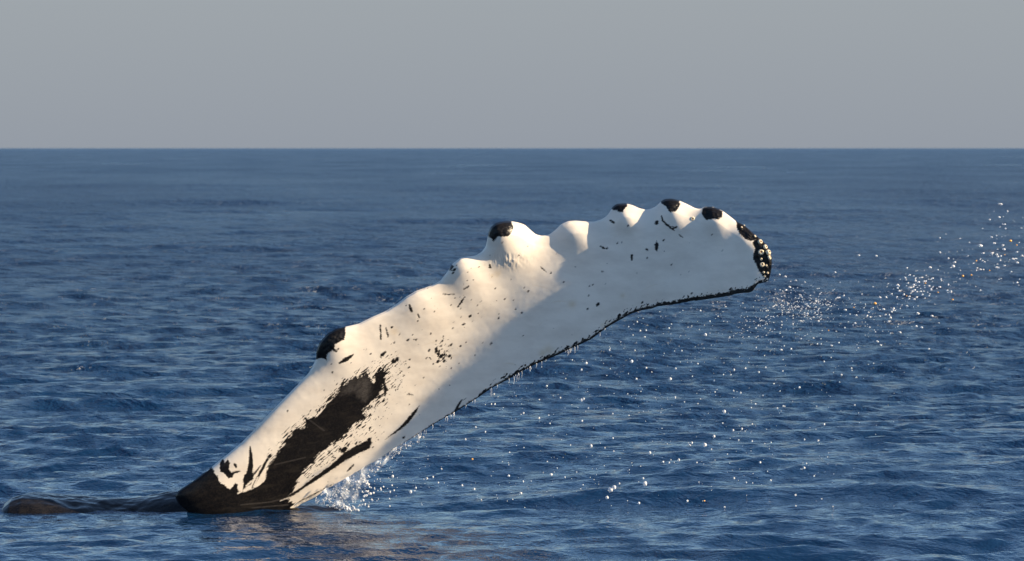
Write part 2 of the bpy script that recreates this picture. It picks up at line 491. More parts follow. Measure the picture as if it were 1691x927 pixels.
STROKE = [  # points with half widths (crop pixels), converter, scale
    (c2, 3.198, [(490, 505, 3), (494, 560, 10), (490, 620, 14), (478, 690, 20)]),
    (c2, 3.198, [(590, 550, 3), (560, 610, 7), (530, 665, 6), (500, 722, 4)]),
    (c2, 3.198, [(545, 605, 2), (510, 650, 6), (470, 710, 6)]),
    (c2, 3.198, [(960, 65, 4), (1000, 42, 12), (1033, 18, 3)]),
    (c2, 3.198, [(408, 600, 7), (415, 612, 6)]),
    (c2, 3.198, [(1060, 135, 2), (1085, 120, 6), (1115, 100, 2)]),
    (c2, 3.198, [(1000, 635, 2), (1020, 618, 5), (1035, 600, 3)]),
    (c2, 3.198, [(740, 800, 2), (800, 770, 4), (900, 718, 3), (930, 702, 1)]),
    (c2, 3.198, [(1195, 168, 6), (1207, 200, 9), (1200, 235, 5)]),
    (c2, 3.198, [(780, 355, 5), (800, 375, 8), (830, 395, 9)]),
    (c8, 3.09, [(410, 340, 1), (390, 368, 7), (345, 425, 10), (310, 458, 6), (230, 516, 1)]),
    (c3, 3.567, [(702, 232, 8), (711, 262, 9)]),
    (c3, 3.567, [(527, 345, 4), (532, 428, 5)]),
    (c3, 3.567, [(562, 365, 4), (573, 415, 5)]),
    (c3, 3.567, [(750, 285, 5), (756, 300, 4)]),
    (c3, 3.567, [(1022, 134, 5), (1048, 118, 5)]),
    (c3, 3.567, [(985, 238, 4), (1005, 210, 6), (1025, 178, 4)]),
    (c3, 3.567, [(898, 163, 3), (930, 167, 4), (964, 165, 2)]),
    (c3, 3.567, [(685, 757, 2), (700, 752, 4), (722, 760, 2)]),
    (c4, 4.213, [(975, 367, 4), (990, 374, 7), (1003, 381, 4)]),
    (c4, 4.213, [(1194, 428, 6), (1194, 445, 9), (1193, 462, 5)]),
    (c4, 4.213, [(1045, 188, 7), (1070, 203, 7)]),
    (c4, 4.213, [(205, 495, 6), (212, 515, 6)]),
    (c4, 4.213, [(560, 510, 3), (580, 530, 4), (600, 545, 2)]),
    (c5, 4.416, [(495, 205, 3), (505, 240, 7), (540, 275, 8), (565, 295, 8), (592, 313, 3)]),
    (c5, 4.416, [(575, 283, 3), (590, 294, 6), (606, 290, 6)]),
    (c5, 4.416, [(622, 340, 3), (650, 363, 5)]),
    (c5, 4.416, [(280, 495, 8), (280, 520, 7)]),
    (c5, 4.416, [(385, 450, 7), (393, 453, 7)]),
    (c5, 4.416, [(70, 612, 5), (60, 612, 4)]),
]
DOTS = [(c4, 4.213, x, y, r) for x, y, r in ((1165, 225, 7), (958, 770, 11), (895, 707, 7), (900, 643, 5), (922, 634, 4), (888, 802, 6), (720, 615, 6), (472, 678, 7),
        (428, 828, 8), (313, 735, 6), (267, 865, 6), (408, 432, 6), (630, 553, 5), (293, 340, 5), (68, 853, 8), (25, 910, 8), (990, 543, 5), (1020, 380, 6), (385, 805, 6), (350, 597, 4), (90, 600, 4), (445, 655, 4), (255, 745, 4))]
DOTS += [(c5, 4.416, x, y, r) for x, y, r in ((570, 560, 6), (98, 443, 6), (205, 398, 5), (865, 345, 4), (940, 460, 4), (510, 385, 4), (393, 512, 4), (175, 405, 4), (715, 772, 7), (998, 740, 8), (355, 838, 6))]
DOTS += [(c3, 3.567, x, y, r) for x, y, r in ((860, 500, 17), (885, 530, 18), (905, 520, 12), (865, 562, 17), (903, 558, 13), (935, 528, 14), (945, 463, 11), (930, 470, 8), (893, 440, 8), (900, 413, 7),
        (855, 485, 12), (920, 500, 8), (875, 593, 8), (815, 495, 7), (840, 575, 6), (910, 460, 6), (885, 470, 10), (1057, 294, 7), (610, 450, 7), (540, 520, 12), (553, 510, 7), (625, 548, 13),
        (612, 562, 10), (690, 435, 8), (740, 433, 6), (638, 405, 5), (825, 398, 5), (595, 360, 6), (965, 20, 8), (957, 38, 6), (955, 365, 5), (280, 486, 5), (800, 540, 4), (472, 517, 5), (1015, 343, 5), (1180, 455, 6), (1000, 470, 5),
        (700, 548, 5), (665, 645, 5), (695, 595, 5), (1175, 5, 8))]
DOTS += [(c2, 3.198, x, y, r) for x, y, r in ((985, 522, 15), (1008, 498, 6), (1118, 468, 11), (1048, 488, 6), (1070, 480, 5), (965, 518, 6), (1300, 456, 7), (1245, 50, 10), (1265, 45, 8), (1190, 15, 9), (925, 112, 6))]
TANS = [(c4, 4.213, 258, 558, 26), (c4, 4.213, 225, 572, 16), (c4, 4.213, 1130, 710, 18), (c4, 4.213, 1030, 905, 20), (c4, 4.213, 990, 915, 16), (c3, 3.567, 1220, 42, 18), (c3, 3.567, 610, 385, 26), (c8, 3.09, 1070, 60, 26), (c8, 3.09, 1040, 72, 20), (c4, 4.213, 780, 770, 30), (c4, 4.213, 430, 225, 18), (c4, 4.213, 412, 215, 10)]
GREYS = [(c2, 3.198, [(960, 215), (990, 175), (1040, 145), (1115, 130), (1135, 165), (1128, 235), (1105, 262), (1085, 268), (1050, 235), (1030, 225), (965, 235)])]

def poly_sd(px, py, poly):
    p = np.array(poly); q = np.roll(p, -1, 0)
    dmin = np.full(px.shape, 1e9); ins = np.zeros(px.shape, bool)
    for (ax, ay), (bx, by) in zip(p, q):
        ex, ey = bx - ax, by - ay
        t = np.clip(((px - ax) * ex + (py - ay) * ey) / max(ex * ex + ey * ey, 1e-9), 0, 1)
        dmin = np.minimum(dmin, np.hypot(px - ax - t * ex, py - ay - t * ey))
        c = ((ay > py) != (by > py)) & (px < (bx - ax) * (py - ay) / (by - ay + 1e-12) + ax)
        ins ^= c
    return np.where(ins, dmin, -dmin)

def pigment(px, py, dT):
    """signed distance (px) to dark skin, grey wash, tan stains; dT = distance to the trailing edge"""
    shp = px.shape
    x = px.ravel(); y = py.ravel(); dTr = dT.ravel()
    ca, sa = math.cos(math.radians(42)), math.sin(math.radians(42))
    al = x * ca - y * sa; ac = x * sa + y * ca        # along the flipper axis, across it
    wob = 2.4 * fnoise(al * 0.10, ac * 0.28, 1, 3) + 1.0 * fnoise(al * .45, ac * .8, 4, 2)
    M = np.full(x.shape, -8.0)
    def upd(idx, v):
        M[idx] = np.maximum(M[idx], np.clip(v, -8, 8))
    for j, (poly, amt) in enumerate(POLY):
        p = np.array(poly); m = 14
        idx = np.where((x > p[:, 0].min() - m) & (x < p[:, 0].max() + m) & (y > p[:, 1].min() - m) & (y < p[:, 1].max() + m))[0]
        if not len(idx): continue
        sd = poly_sd(x[idx], y[idx], poly)
        w = wob[idx] * (1.2 if j == 0 else 0.45)
        if j == 0: w = w + 4.5 * fnoise(al[idx] * 0.10, ac[idx] * 0.9, 15, 2) * sstep(430, 470, x[idx])
        upd(idx, sd + w)
    # torn fringe of flecks round the large patch
    sd0 = poly_sd(x, y, POLY[0][0])
    fleck = fnoise(al * 0.13, ac * 0.95, 21, 3)
    side = sstep(15, 60, (x - 600) * 0.67 + (y - 640) * 0.74 + 60)
    reach = 16 + 34 * side
    v = (fleck - (0.04 + 0.75 * np.clip((-sd0 - 1.5 * wob) / reach, -0.3, 1.2))) * 9
    upd(np.where((sd0 > -60) & (x > 440) & (y < 790))[0], v[(sd0 > -60) & (x > 440) & (y < 790)])
    cxx, cyy = c3(885, 512)
    dl = np.hypot((x - cxx) / 20.0, (y - cyy) / 24.0)
    ii = np.where(dl < 1.6)[0]
    upd(ii, (fnoise(x[ii] * 0.30 + y[ii] * 0.1, y[ii] * 0.34, 88, 3) - 0.02 - 0.55 * dl[ii]) * 9)
    for f, sc, pts in STROKE:
        q = [(*f(a, b), w / sc) for a, b, w in pts]
        for (ax, ay, ar), (bx, by, br) in zip(q[:-1], q[1:]):
            idx = np.where((x > min(ax, bx) - 12) & (x < max(ax, bx) + 12) & (y > min(ay, by) - 12) & (y < max(ay, by) + 12))[0]
            ex, ey = bx - ax, by - ay
            t = np.clip(((x[idx] - ax) * ex + (y[idx] - ay) * ey) / (ex * ex + ey * ey), 0, 1)
            r = ar + (br - ar) * t
            upd(idx, r - np.hypot(x[idx] - ax - t * ex, y[idx] - ay - t * ey) + 0.25 * wob[idx])
    dots = [(*f(a, b), r / sc) for f, sc, a, b, r in DOTS]
    dots = [(a, b, r * (0.6 if abs(a - 727) < 18 and abs(b - 582) < 28 else 1)) for a, b, r in dots]
    rs = np.random.RandomState(5)
    for _ in range(170):                              # small flecks strewn over the pale skin
        if rs.rand() < 0.6:
            t = rs.rand(); bx = 500 + 330 * t; by = 760 - 330 * t
            a_ = rs.normal(0, 45); dots.append((bx + a_ * .7, by + a_ * .75, 0.5 + 0.7 * rs.rand() ** 2))
        else:
            dots.append((600 + 560 * rs.rand(), 400 + 260 * rs.rand(), 0.4 + 0.5 * rs.rand() ** 2))
    for (dx_, dy_, r) in dots:
        idx = np.where((abs(x - dx_) < 10) & (abs(y - dy_) < 10))[0]
        if len(idx):
            e1 = (x[idx] - dx_) * ca - (y[idx] - dy_) * sa; e2 = (x[idx] - dx_) * sa + (y[idx] - dy_) * ca
            upd(idx, r - np.hypot(e1 * 0.75, e2 * 1.2) + 0.45 * wob[idx])
    # dark rim of the trailing edge
    rimw = np.interp(x, [560, 600, 700, 800, 840, 960, 1000, 1060, 1130, 1180, 1240, 1262, 1268], [-1, .3, 1.3, 2.2, 3.2, 3.4, 3.0, 3.6, 5.2, 6.0, 6.4, 3, -3])
    rim = rimw + (1.6 + 2.0 * sstep(1030, 1080, x)) * fnoise(al * 0.26, ac * 0.26, 31, 4) * (rimw > 1) - dTr
    gran = (fnoise(al * 0.25, ac * 0.5, 41, 2) - 0.02) * 9 - np.clip(dTr - 4, 0, 30) * np.interp(x, [780, 810, 860, 960, 1100, 1230], [3, .8, .55, .9, .7, .8])
    near = np.where(dTr < 16)[0]
    upd(near, rim[near]); upd(near[(x[near] > 790)], gran[near[(x[near] > 790)]])
    # white scratches that cut the dark root
    for (a, b) in ((c2(425, 752), c2(462, 730)), (c2(470, 712), c2(505, 680)), (c2(508, 716), c2(530, 668)), (c2(650, 790), c2(690, 775))):
        ex, ey = b[0] - a[0], b[1] - a[1]
        t = np.clip(((x - a[0]) * ex + (y - a[1]) * ey) / (ex * ex + ey * ey), 0, 1)
        dd = np.hypot(x - a[0] - t * ex, y - a[1] - t * ey)
        hw = 1.2 if a[1] < 825 and a[0] > 385 and a[0] < 425 else 0.55
        if a[1] > 825: hw = .7
        M[:] = np.minimum(M, np.where(dd < 6, dd - hw + (0.35 if a[1] < 770 else 0), 9))
    G = np.zeros_like(x)
    for f, sc, pts in GREYS:
        G = np.maximum(G, sstep(-5, 9, poly_sd(x, y, [f(*p) for p in pts]) + 2.2 * wob))
    G = G * (0.62 + 0.5 * fnoise(al * 0.12, ac * 0.2, 55, 3))
    # scars on the dark patch
    for (a, b) in ((c2(790, 355), c2(880, 420)), (c2(1060, 225), c2(1100, 270)), (c2(620, 600), c2(780, 562)), (c2(440, 812), c2(590, 798)), (c2(590, 798), c2(690, 775)), (c2(500, 828), c2(690, 812))):
        ex, ey = b[0] - a[0], b[1] - a[1]
        t = np.clip(((x - a[0]) * ex + (y - a[1]) * ey) / (ex * ex + ey * ey), 0, 1)
        G = np.maximum(G, 0.5 * (1 - sstep(0.3, 1.6, np.hypot(x - a[0] - t * ex, y - a[1] - t * ey))))
    T = np.zeros_like(x)
    for f, sc, a, b, r in TANS:
        a_, b_ = f(a, b); T = np.maximum(T, 0.55 * np.exp(-(((x - a_) ** 2 + (y - b_) ** 2) / (r / sc) ** 2)) * (0.7 + 0.5 * wob / 3))
    r2 = np.random.RandomState(77)
    for _ in range(34):                                # faint hairline scars
        ax, ay = 560 + 640 * r2.rand(), 380 + 300 * r2.rand(); an = r2.normal(-0.6, 0.7); L_ = 8 + 34 * r2.rand()
        idx = np.where((abs(x - ax) < 50) & (abs(y - ay) < 50))[0]
        if not len(idx): continue
        ex, ey = math.cos(an) * L_, math.sin(an) * L_
        t = np.clip(((x[idx] - ax) * ex + (y[idx] - ay) * ey) / (L_ * L_), 0, 1)
        dd = np.hypot(x[idx] - ax - t * ex, y[idx] - ay - t * ey + 2 * np.sin(t * 3))
        T[idx] = np.maximum(T[idx], (0.25 + 0.3 * r2.rand()) * (1 - sstep(0.2, 1.3, dd)) * np.sin(math.pi * np.clip(t, 0.05, 0.95)))
    return M.reshape(shp), np.clip(G, 0, 1).reshape(shp), np.clip(T, 0, 1).reshape(shp)

def build_whale():
    NF, NB = 240, 40
    v = np.linspace(0, 1, NF); sF = v ** 1.7 * 0.5 + 0.5 * (v ** 1.7) * (1.2 - 0.2 * v)
    sF = sF / sF[-1]
    vb = np.linspace(1, 0, NB + 2)[1:-1]; sB = vb ** 1.8
    s_all = np.concatenate([sF, sB])
    S = np.broadcast_to(s_all[None, :], (NU, len(s_all)))
    PX = LU[:, 0:1] + (TU[:, 0:1] - LU[:, 0:1]) * S
    PY = LU[:, 1:2] + (TU[:, 1:2] - LU[:, 1:2]) * S
    chord = np.broadcast_to(np.maximum(CHS, 0)[:, None], S.shape)
    B, th = fin_fields(PX, PY, S, chord)
    dT = (1 - S) * CH[:, None] * 0.93
    M, G, T = pigment(PX, PY, dT)
    lump = sstep(0, 3, M) * ((0.0008 + 0.006 * sstep(480, 560, PX) * sstep(620, 560, PY)) * fnoise(PX * 0.2, PY * 0.2, 51, 4))
    tipk = sstep(0, 2, M) * sstep(1010, 1030, PX)
    lump = lump + tipk * 0.010 * fnoise(PX * 0.16, PY * 0.16, 61, 3)
    relief = 0.006 * sstep(1000, 1120, PX) * np.clip((PY - 380) / 60, 0, 1) * fnoise(PX * 0.035, PY * 0.012, 75, 2) + 0.0025 * fnoise(PX * 0.02, PY * 0.02, 71, 2) + 0.0007 * fnoise(PX * 0.09, PY * 0.09, 72, 2)
    # wrinkled skin below the largest tubercle
    wr = np.exp(-(((PX - 842) / 26) ** 2 + ((PY - 430) / 11) ** 2))
    relief = relief + 0.006 * wr * fnoise(PX * 0.28, PY * 0.12, 73, 2)
    edgef = np.clip(S * chord / 10, 0, 1) * np.clip((1 - S) * chord / 8, 0, 1)
    front = np.arange(len(s_all)) < NF
    Yo = np.where(front[None, :], B - th - (lump + relief) * edgef, B + th)
    # trailing edge keeps a little thickness
    V = at(PX, PY, 25.3 + Yo)
    nr, nc = S.shape
    q = grid_quads(nr, nc, wrap=True)
    verts = [V.reshape(-1, 3)]; quads = [q[:, ::-1]]
    wet = [np.zeros(M.size)]; bl = [M.ravel()]; gr = [G.ravel()]; tn = [T.ravel()]

    # torso: low dark back and side awash beside the flipper
    top = [(-40, 905), (-10, 875), (2, 853), (8, 843), (16, 835), (29, 825.5), (45, 820), (66, 820), (93, 822.5), (120, 824.5), (160, 826.5), (200, 829), (226, 829), (245, 825.5), (266, 821),
           (288, 818), (320, 817), (400, 824), (470, 833), (520, 833.5), (560, 838), (588, 845), (612, 858), (660, 905)]
    tp = smooth_line(top, 5.0)
    nx, ny = 420, 110
    xs = np.linspace(-38, 655, nx)
    YC = 25.38
    order = np.argsort(tp[:, 0])
    pyt = np.interp(xs, tp[order, 0], tp[order, 1])
    crest = at(xs, pyt, YC)
    zt = crest[:, 2] + 0.012; xw = crest[:, 0]
    t = np.linspace(-0.999, 0.999, ny)
    Yt = YC + 0.62 * t[None, :] * np.ones((nx, 1))
    prof = np.sqrt(1 - np.abs(t) ** 2.0)[None, :]
    depth = 0.55
    Z = (zt[:, None] + depth) * prof - depth
    # front roll of the body, with the crease running off to the lower right
    lobe_top = np.interp(xs, [-38, -8, 4, 14, 26, 45, 66, 93, 120, 150, 175, 195, 230], [905, 878, 850, 832, 822, 816.5, 817.5, 823, 831, 838, 846, 856, 900])
    lz = at(xs, lobe_top, 25.18)[:, 2]
    lob = (lz[:, None] + 0.35) * np.sqrt(np.clip(1 - ((Yt - 25.18) / 0.36) ** 2, 0, 1)) - 0.35
    kk = 0.018
    Z = kk * np.log(np.exp(Z / kk) + np.exp(lob / kk))
    Xg = np.broadcast_to(xw[:, None], Z.shape)
    Z = Z + 0.020 * fnoise(Xg * 2.2, Yt * 3.0, 81, 3) + 0.010 * fnoise(Xg * 9, Yt * 14, 83, 3) + 0.012 * np.abs(fnoise(Xg * 1.3 - Yt * 2.4, Yt * 5.0 + Xg * 2.0, 82, 2)) * sstep(-2.9, -2.4, Xg)
    Z = Z - 0.015 * np.exp(-((Yt - 25.30 - 0.35 * (Xg + 2.6)) / 0.05) ** 2) * sstep(-2.6, -2.3, Xg)
    TV = np.stack([Xg, Yt, Z], -1)
    # closed underside
    BZ = -depth - (zt[:, None] * 0 + 0.9) * prof
    BV = np.stack([Xg, Yt, np.broadcast_to(BZ, Z.shape)], -1)[:, ::-1]
    ring = np.concatenate([TV, BV], 1)
    off = len(verts[0])
    verts.append(ring.reshape(-1, 3)); quads.append(grid_quads(nx, 2 * ny, wrap=True)[:, ::-1] * 1 + off)
    n = nx * 2 * ny
    wet.append(np.ones(n)); bl.append(np.full(n, 8.0)); gr.append(np.full(n, 0.0)); tn.append(np.zeros(n))
    g2 = 0.06 * np.concatenate([sstep(0.1, 0.8, fnoise(Xg * 5, Yt * 9, 91, 3)), np.zeros_like(Z)], 1)
    gr[-1] = g2.ravel()
    me = np_mesh("body", np.concatenate(verts), np.concatenate(quads), {"black": np.concatenate(bl), "grey": np.concatenate(gr), "tan": np.concatenate(tn), "wet": np.concatenate(wet)})
    base = at(385, 850, 25.2)
    root = bpy.data.objects.new("humpback_whale", None)
    root.empty_display_size = 0.5
    root.location = (float(base[0]), 25.2, 0.0)
    COL.objects.link(root)
    root["label"] = "humpback whale awash with one long white knobbly flipper raised out of the sea"
    root["category"] = "whale"
    me.transform(__import__("mathutils").Matrix.Translation(-root.location))
    body = link("body", me, skin, root)
    # surface sampler for things that grow on the flipper
    F = V[:, :NF]; FX = PX[:, :NF]; FY = PY[:, :NF]
    def surf(px, py):
        i = int(np.argmin((FX - px) ** 2 + (FY - py) ** 2)); r, c = divmod(i, NF)
        r = min(max(r, 2), NU - 3); c2_ = min(max(c, 3), NF - 4)
        du = F[r + 2, c2_] - F[r - 2, c2_]; dv = F[r, c2_ + 3] - F[r, c2_ - 3]
        n = np.cross(du, dv); n /= np.linalg.norm(n)
        if n[1] > 0: n = -n
        return F[r, c], n
    return root, surf

whale, surf = build_whale()

# ------------------------------------------------------------------ barnacles on the tip
def barnacle_mesh(seed, ribs=9):
    rs = np.random.RandomState(seed)
    prof = [(1.0, -0.35), (1.02, 0.0), (0.92, 0.35), (0.74, 0.62), (0.55, 0.74), (0.42, 0.70), (0.34, 0.50), (0.30, 0.30), (0.0, 0.26)]
    n = 36
    V = []
    ph = rs.rand() * 6
    for j, (r, z) in enumerate(prof):
        for i in range(n):
            a = 2 * math.pi * i / n
            rib = 1 + (0.07 if 0 < j < 5 else 0.02) * math.cos(ribs * a + ph) + 0.03 * rs.randn() * (j < 6) * 0.4
            V.append((r * rib * math.cos(a), r * rib * math.sin(a), z))
    q = grid_quads(len(prof), n, wrap=True)
    mi = np.repeat([0 if j < 5 else 1 for j in range(len(prof) - 1)], n)
    return np_mesh("barnacle", np.array(V), q, mat_idx=mi)

bm = [barnacle_mesh(s, r) for s, r in ((1, 8), (2, 6), (3, 10))]
for m in bm:
    m.materials.append(barn_mat); m.materials.append(barn_in)
BARN = [(1256.5, 416.8, 6.2, 0.0, .6), (1258.5, 437, 5.2, 0.0, .6), (1255.6, 399.5, 4.6, .35, .6), (1263.7, 408, 5.0, .5, .6), (1268.5, 417, 5.4, .6, .7), (1270.3, 425.6, 4.4, .8, .6),
        (1246.8, 390.2, 3.0, .4, .5), (1257.2, 428.2, 2.6, 0, .6), (1265.5, 438.5, 2.5, .3, .6), (1143.6, 361.6, 4.4, 0, .25), (1268, 451, 2.4, .4, .6), (1261, 450, 2.3, .1, .5), (1225, 375.5, 1.9, .2, .5), (1263, 456, 2.2, .2, .5), (1230, 371.5, 1.7, .3, .5)]
for i, (px, py, r, right, zs) in enumerate(BARN):
    p, n = surf(px, py)
    n = Vector(n) + Vector((right * 1.4, 0, right * 0.5)) ; n.normalize()
    if right < .3: n = (n + Vector((0.0, -0.8, 0))).normalized()
    o = link("barnacle", bm[i % 3], None, whale)
    rr = 0.86 * r / PXM * (0.9 + 0.2 * random.random())
    o.scale = (rr, rr, rr * zs * 1.4)
    o.rotation_euler = n.to_track_quat('Z', 'Y').to_euler()
    o.location = Vector(p) - whale.location

# ------------------------------------------------------------------ water in the air
_t = (1 + 5 ** .5) / 2
ICO_V = np.array([(-1, _t, 0), (1, _t, 0), (-1, -_t, 0), (1, -_t, 0), (0, -1, _t), (0, 1, _t), (0, -1, -_t), (0, 1, -_t), (_t, 0, -1), (_t, 0, 1), (-_t, 0, -1), (-_t, 0, 1)], float)
ICO_V /= np.linalg.norm(ICO_V[0])
ICO_F = np.array([(0, 11, 5), (0, 5, 1), (0, 1, 7), (0, 7, 10), (0, 10, 11), (1, 5, 9), (5, 11, 4), (11, 10, 2), (10, 7, 6), (7, 1, 8), (3, 9, 4), (3, 4, 2), (3, 2, 6), (3, 6, 8), (3, 8, 9), (4, 9, 5), (2, 4, 11), (6, 2, 10), (8, 6, 7), (9, 8, 1)])
def subdivide(v, f):
    vs_ = [tuple(p) for p in v]; cache = {}; nf = []
    def mid(a, b):
        k = (min(a, b), max(a, b))
        if k not in cache:
            m = (np.array(vs_[a]) + np.array(vs_[b])) / 2; m /= np.linalg.norm(m)
            cache[k] = len(vs_); vs_.append(tuple(m))
        return cache[k]
    for a, b, c in f:
        ab, bc, ca_ = mid(a, b), mid(b, c), mid(c, a)
        nf += [(a, ab, ca_), (b, bc, ab), (c, ca_, bc), (ab, bc, ca_)]
    return np.array(vs_), np.array(nf)
SPH_V, SPH_F = subdivide(ICO_V, ICO_F)

def drops(name, pts, rs, label, cat, mats=drop_mat, midx=None):
    """pts: (x, y, z, radius, stretch vector or None)"""
    Vs = []; Fs = []; mi = []
    for k, (x, y, z, r, st) in enumerate(pts):
        v = SPH_V * (1 + 0.14 * np.sin(SPH_V[:, [1, 2, 0]] * 3 + rs.rand(3) * 6))
        v = v * r
        if st is not None:
            st = np.array(st); v = v + np.outer(v @ (st / (np.linalg.norm(st) + 1e-9)), st)
        Vs.append(v + (x, y, z)); Fs.append(SPH_F + 42 * k)
        mi.append(np.full(len(SPH_F), 0 if midx is None else midx[k]))
    me = np_mesh(name, np.concatenate(Vs), np.concatenate(Fs), mat_idx=np.concatenate(mi))
    return link(name, me, mats, kind='stuff', label=label, category=cat)

rs = np.random.RandomState(23)
def trail_y(x): return float(np.interp(x, TU[:, 0], TU[:, 1]))
def pt(px, py, Y, rpx, st=None):
    p = at(px, py, Y); return (p[0], p[1], p[2], rpx / FPX * Y, st)

# arc of spray flung off the tip
A = []; Ami = []
arcx = [1270, 1320, 1400, 1470, 1520, 1560, 1620, 1691, 1740]; arcy = [470, 500, 522, 508, 482, 462, 432, 392, 372]
for _ in range(330):
    x = 1275 + 445 * rs.rand() ** 0.85
    y = np.interp(x, arcx, arcy) + rs.normal(0, 24 + 10 * (x > 1560))
    r = 0.45 + 1.25 * rs.rand() ** 3
    A.append(pt(x, y, 24.6 + 1.6 * rs.rand(), r, (0.6 * rs.rand(), 0, 0.25 * rs.normal()))); Ami.append(0)
for _ in range(55):                                      # knots of brighter drops
    x = rs.normal(1512, 22); y = rs.normal(474, 10)
    A.append(pt(x, y, 25.2 + .6 * rs.rand(), 0.8 + 1.1 * rs.rand() ** 2, (.5, 0, .1))); Ami.append(0)
for _ in range(40):
    x = rs.normal(1640, 34); y = rs.normal(418, 24)
    A.append(pt(x, y, 25.2 + .6 * rs.rand(), 0.8 + 1.2 * rs.rand() ** 2, (.6, 0, .1))); Ami.append(0)
for (x, y, r) in ((1653, 337.5, 2), (1650, 359, 1.7), (1634, 363, 1.5), (1619, 406, 2.8), (1642, 402, 2), (1658, 412, 2.3), (1673, 428, 2.2), (1680, 434, 2.2), (1574, 440, 2.6), (1536, 442, 2.4), (1552, 393, 1.4),
                  (1418, 422, 1.8), (1447, 423, 1.8), (1379, 450, 1.5), (1459, 511, 2.2), (1516, 518, 2.4), (1539, 522, 2), (1513, 539, 1.8), (1522, 541, 1.8), (1373, 571, 1.7), (1290, 578, 1.8), (1534, 576.5, 1.4), (1396, 512, 1.8), (1412, 534, 1.8)):
    A.append(pt(x, y, 25.1, r * 0.85, (.5, 0, -.1))); Ami.append(0)
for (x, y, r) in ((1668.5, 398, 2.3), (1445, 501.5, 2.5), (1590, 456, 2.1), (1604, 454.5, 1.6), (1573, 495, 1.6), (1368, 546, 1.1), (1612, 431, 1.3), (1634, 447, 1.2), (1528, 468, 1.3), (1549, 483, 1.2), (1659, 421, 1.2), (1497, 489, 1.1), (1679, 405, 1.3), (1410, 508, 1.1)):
    A.append(pt(x, y, 25.0, r * 0.85, (.3, 0, 0))); Ami.append(1)  # drops whose golden glint is painted in orange
drops("tip_spray", A, rs, "arc of glinting spray drops flung to the right from the flipper tip", "spray", [drop_mat, amber_glint_mat], Ami)

# fine mist just past the tip
Bm = []
for _ in range(460):
    c = rs.rand()
    if c < 0.55: x, y = rs.normal(1325, 34), rs.normal(503, 15)
    elif c < 0.8: x, y = rs.normal(1262, 30), rs.normal(535, 13)
    else: x, y = 1180 + 330 * rs.rand(), rs.normal(525, 22)
    if y < trail_y(x) + 4 and x < 1275: continue
    Bm.append(pt(x, y, 24.6 + 1.2 * rs.rand(), 0.35 + 0.75 * rs.rand() ** 2.5, (.3, 0, .1)))
drops("fine_mist", Bm, rs, "cloud of very fine droplets below and beyond the flipper tip", "mist")

# drops falling under the raised flipper
Cd = []; Cm = []
while len(Cd) < 760:
    x = 600 + 900 * rs.rand() ** 0.9; y = 480 + 360 * rs.rand()
    ty = trail_y(x) if x < 1265 else 500
    if y < ty + 6: continue
    if x > 1250 and rs.rand() < (x - 1250) / 300: continue
    if rs.rand() < 0.25 and y > 700: continue
    r = 0.38 + 1.25 * rs.rand() ** 3.6
    Cd.append(pt(x, y, 24.5 + 1.4 * rs.rand(), r, (0, 0, .35 * rs.rand()))); Cm.append(0)
for (x, y, r) in ((1008, 809, 4.6), (1014, 805, 3.6), (1065, 799, 4.4), (1002.5, 822, 2.8), (1055, 831, 2.2), (1164, 735, 3.4), (1179, 721, 2.4), (1073, 748, 2.4), (976, 737, 3), (1196, 680, 3), (1107, 626, 2.4), (1165, 553, 2.4),
                  (1043, 597, 2.6), (968, 600, 2.2), (960, 661, 2.6), (964, 659, 2), (1212, 611, 2), (1320, 640, 1.8), (1223, 649, 1.8), (1361, 701, 2), (1351, 728, 1.8), (910, 784, 2.4), (840, 786, 2), (1121, 760, 2.4), (1095, 763, 1.8),
                  (1328, 773, 2.2), (1323, 775, 1.8), (1135, 827.5, 2), (1212, 790, 1.8), (1374, 837.5, 2.2), (678, 812.5, 2.6), (644, 812.5, 2), (715, 788, 1.8), (705, 790.5, 1.8), (700, 792, 1.4), (763, 802, 2), (860, 815, 2.2), (783, 808, 2), (1012, 724, 1.8), (961, 695.5, 2), (1255, 764, 2)):
    Cd.append(pt(x, y, 24.8, r * 0.9, (0, 0, .15))); Cm.append(0)
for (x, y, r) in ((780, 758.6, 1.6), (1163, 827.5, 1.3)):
    Cd.append(pt(x, y, 24.8, r, None)); Cm.append(1)  # two more drops with the glint put into their colour
drops("falling_drops", Cd, rs, "scattered white drops falling between the flipper's trailing edge and the sea", "water drops", [drop_mat, amber_glint_mat], Cm)

# threads of water running off the trailing edge
def thread(px, py, Y, L, w, rs_):
    n = 7; m = 5; V = []
    for i in range(n):
        t = i / (n - 1)
        cx_ = px + 1.0 * math.sin(t * 3 + rs_.rand()) + 0.15 * L * t * 0.3; cy_ = py - 1.5 + L * t
        r = w * (1.1 - 0.7 * t) * (0.65 + 0.5 * rs_.rand())
        if i in (0, n - 1): r *= 0.3
        c = at(cx_, cy_, Y); r = r / FPX * Y
        for k in range(m):
            a = 2 * math.pi * k / m
            V.append((c[0] + r * math.cos(a), c[1] + r * math.sin(a), c[2]))
    return np.array(V), grid_quads(n, m, wrap=True)[:, ::-1]
Vs = []; Fs = []; off = 0
fx = [c8(a, 0)[0] for a in (915, 905, 890, 930, 775, 770, 805, 585, 580, 550, 540, 405, 400, 415, 1165, 1175, 1200, 1215, 975, 970, 1005, 645, 690, 475, 440, 865)]
fl = [c for c in (14, 12, 16, 12, 15, 12, 8, 12, 9, 11, 9, 20, 15, 10, 11, 8, 12, 9, 10, 8, 8, 6, 8, 9, 12, 9)]
lst = list(zip(fx, fl)) + [(620 + 400 * rs.rand() ** 1.3, 3 + 7 * rs.rand() ** 2) for _ in range(22)] + [(566 + 110 * rs.rand(), 4 + 9 * rs.rand()) for _ in range(16)]
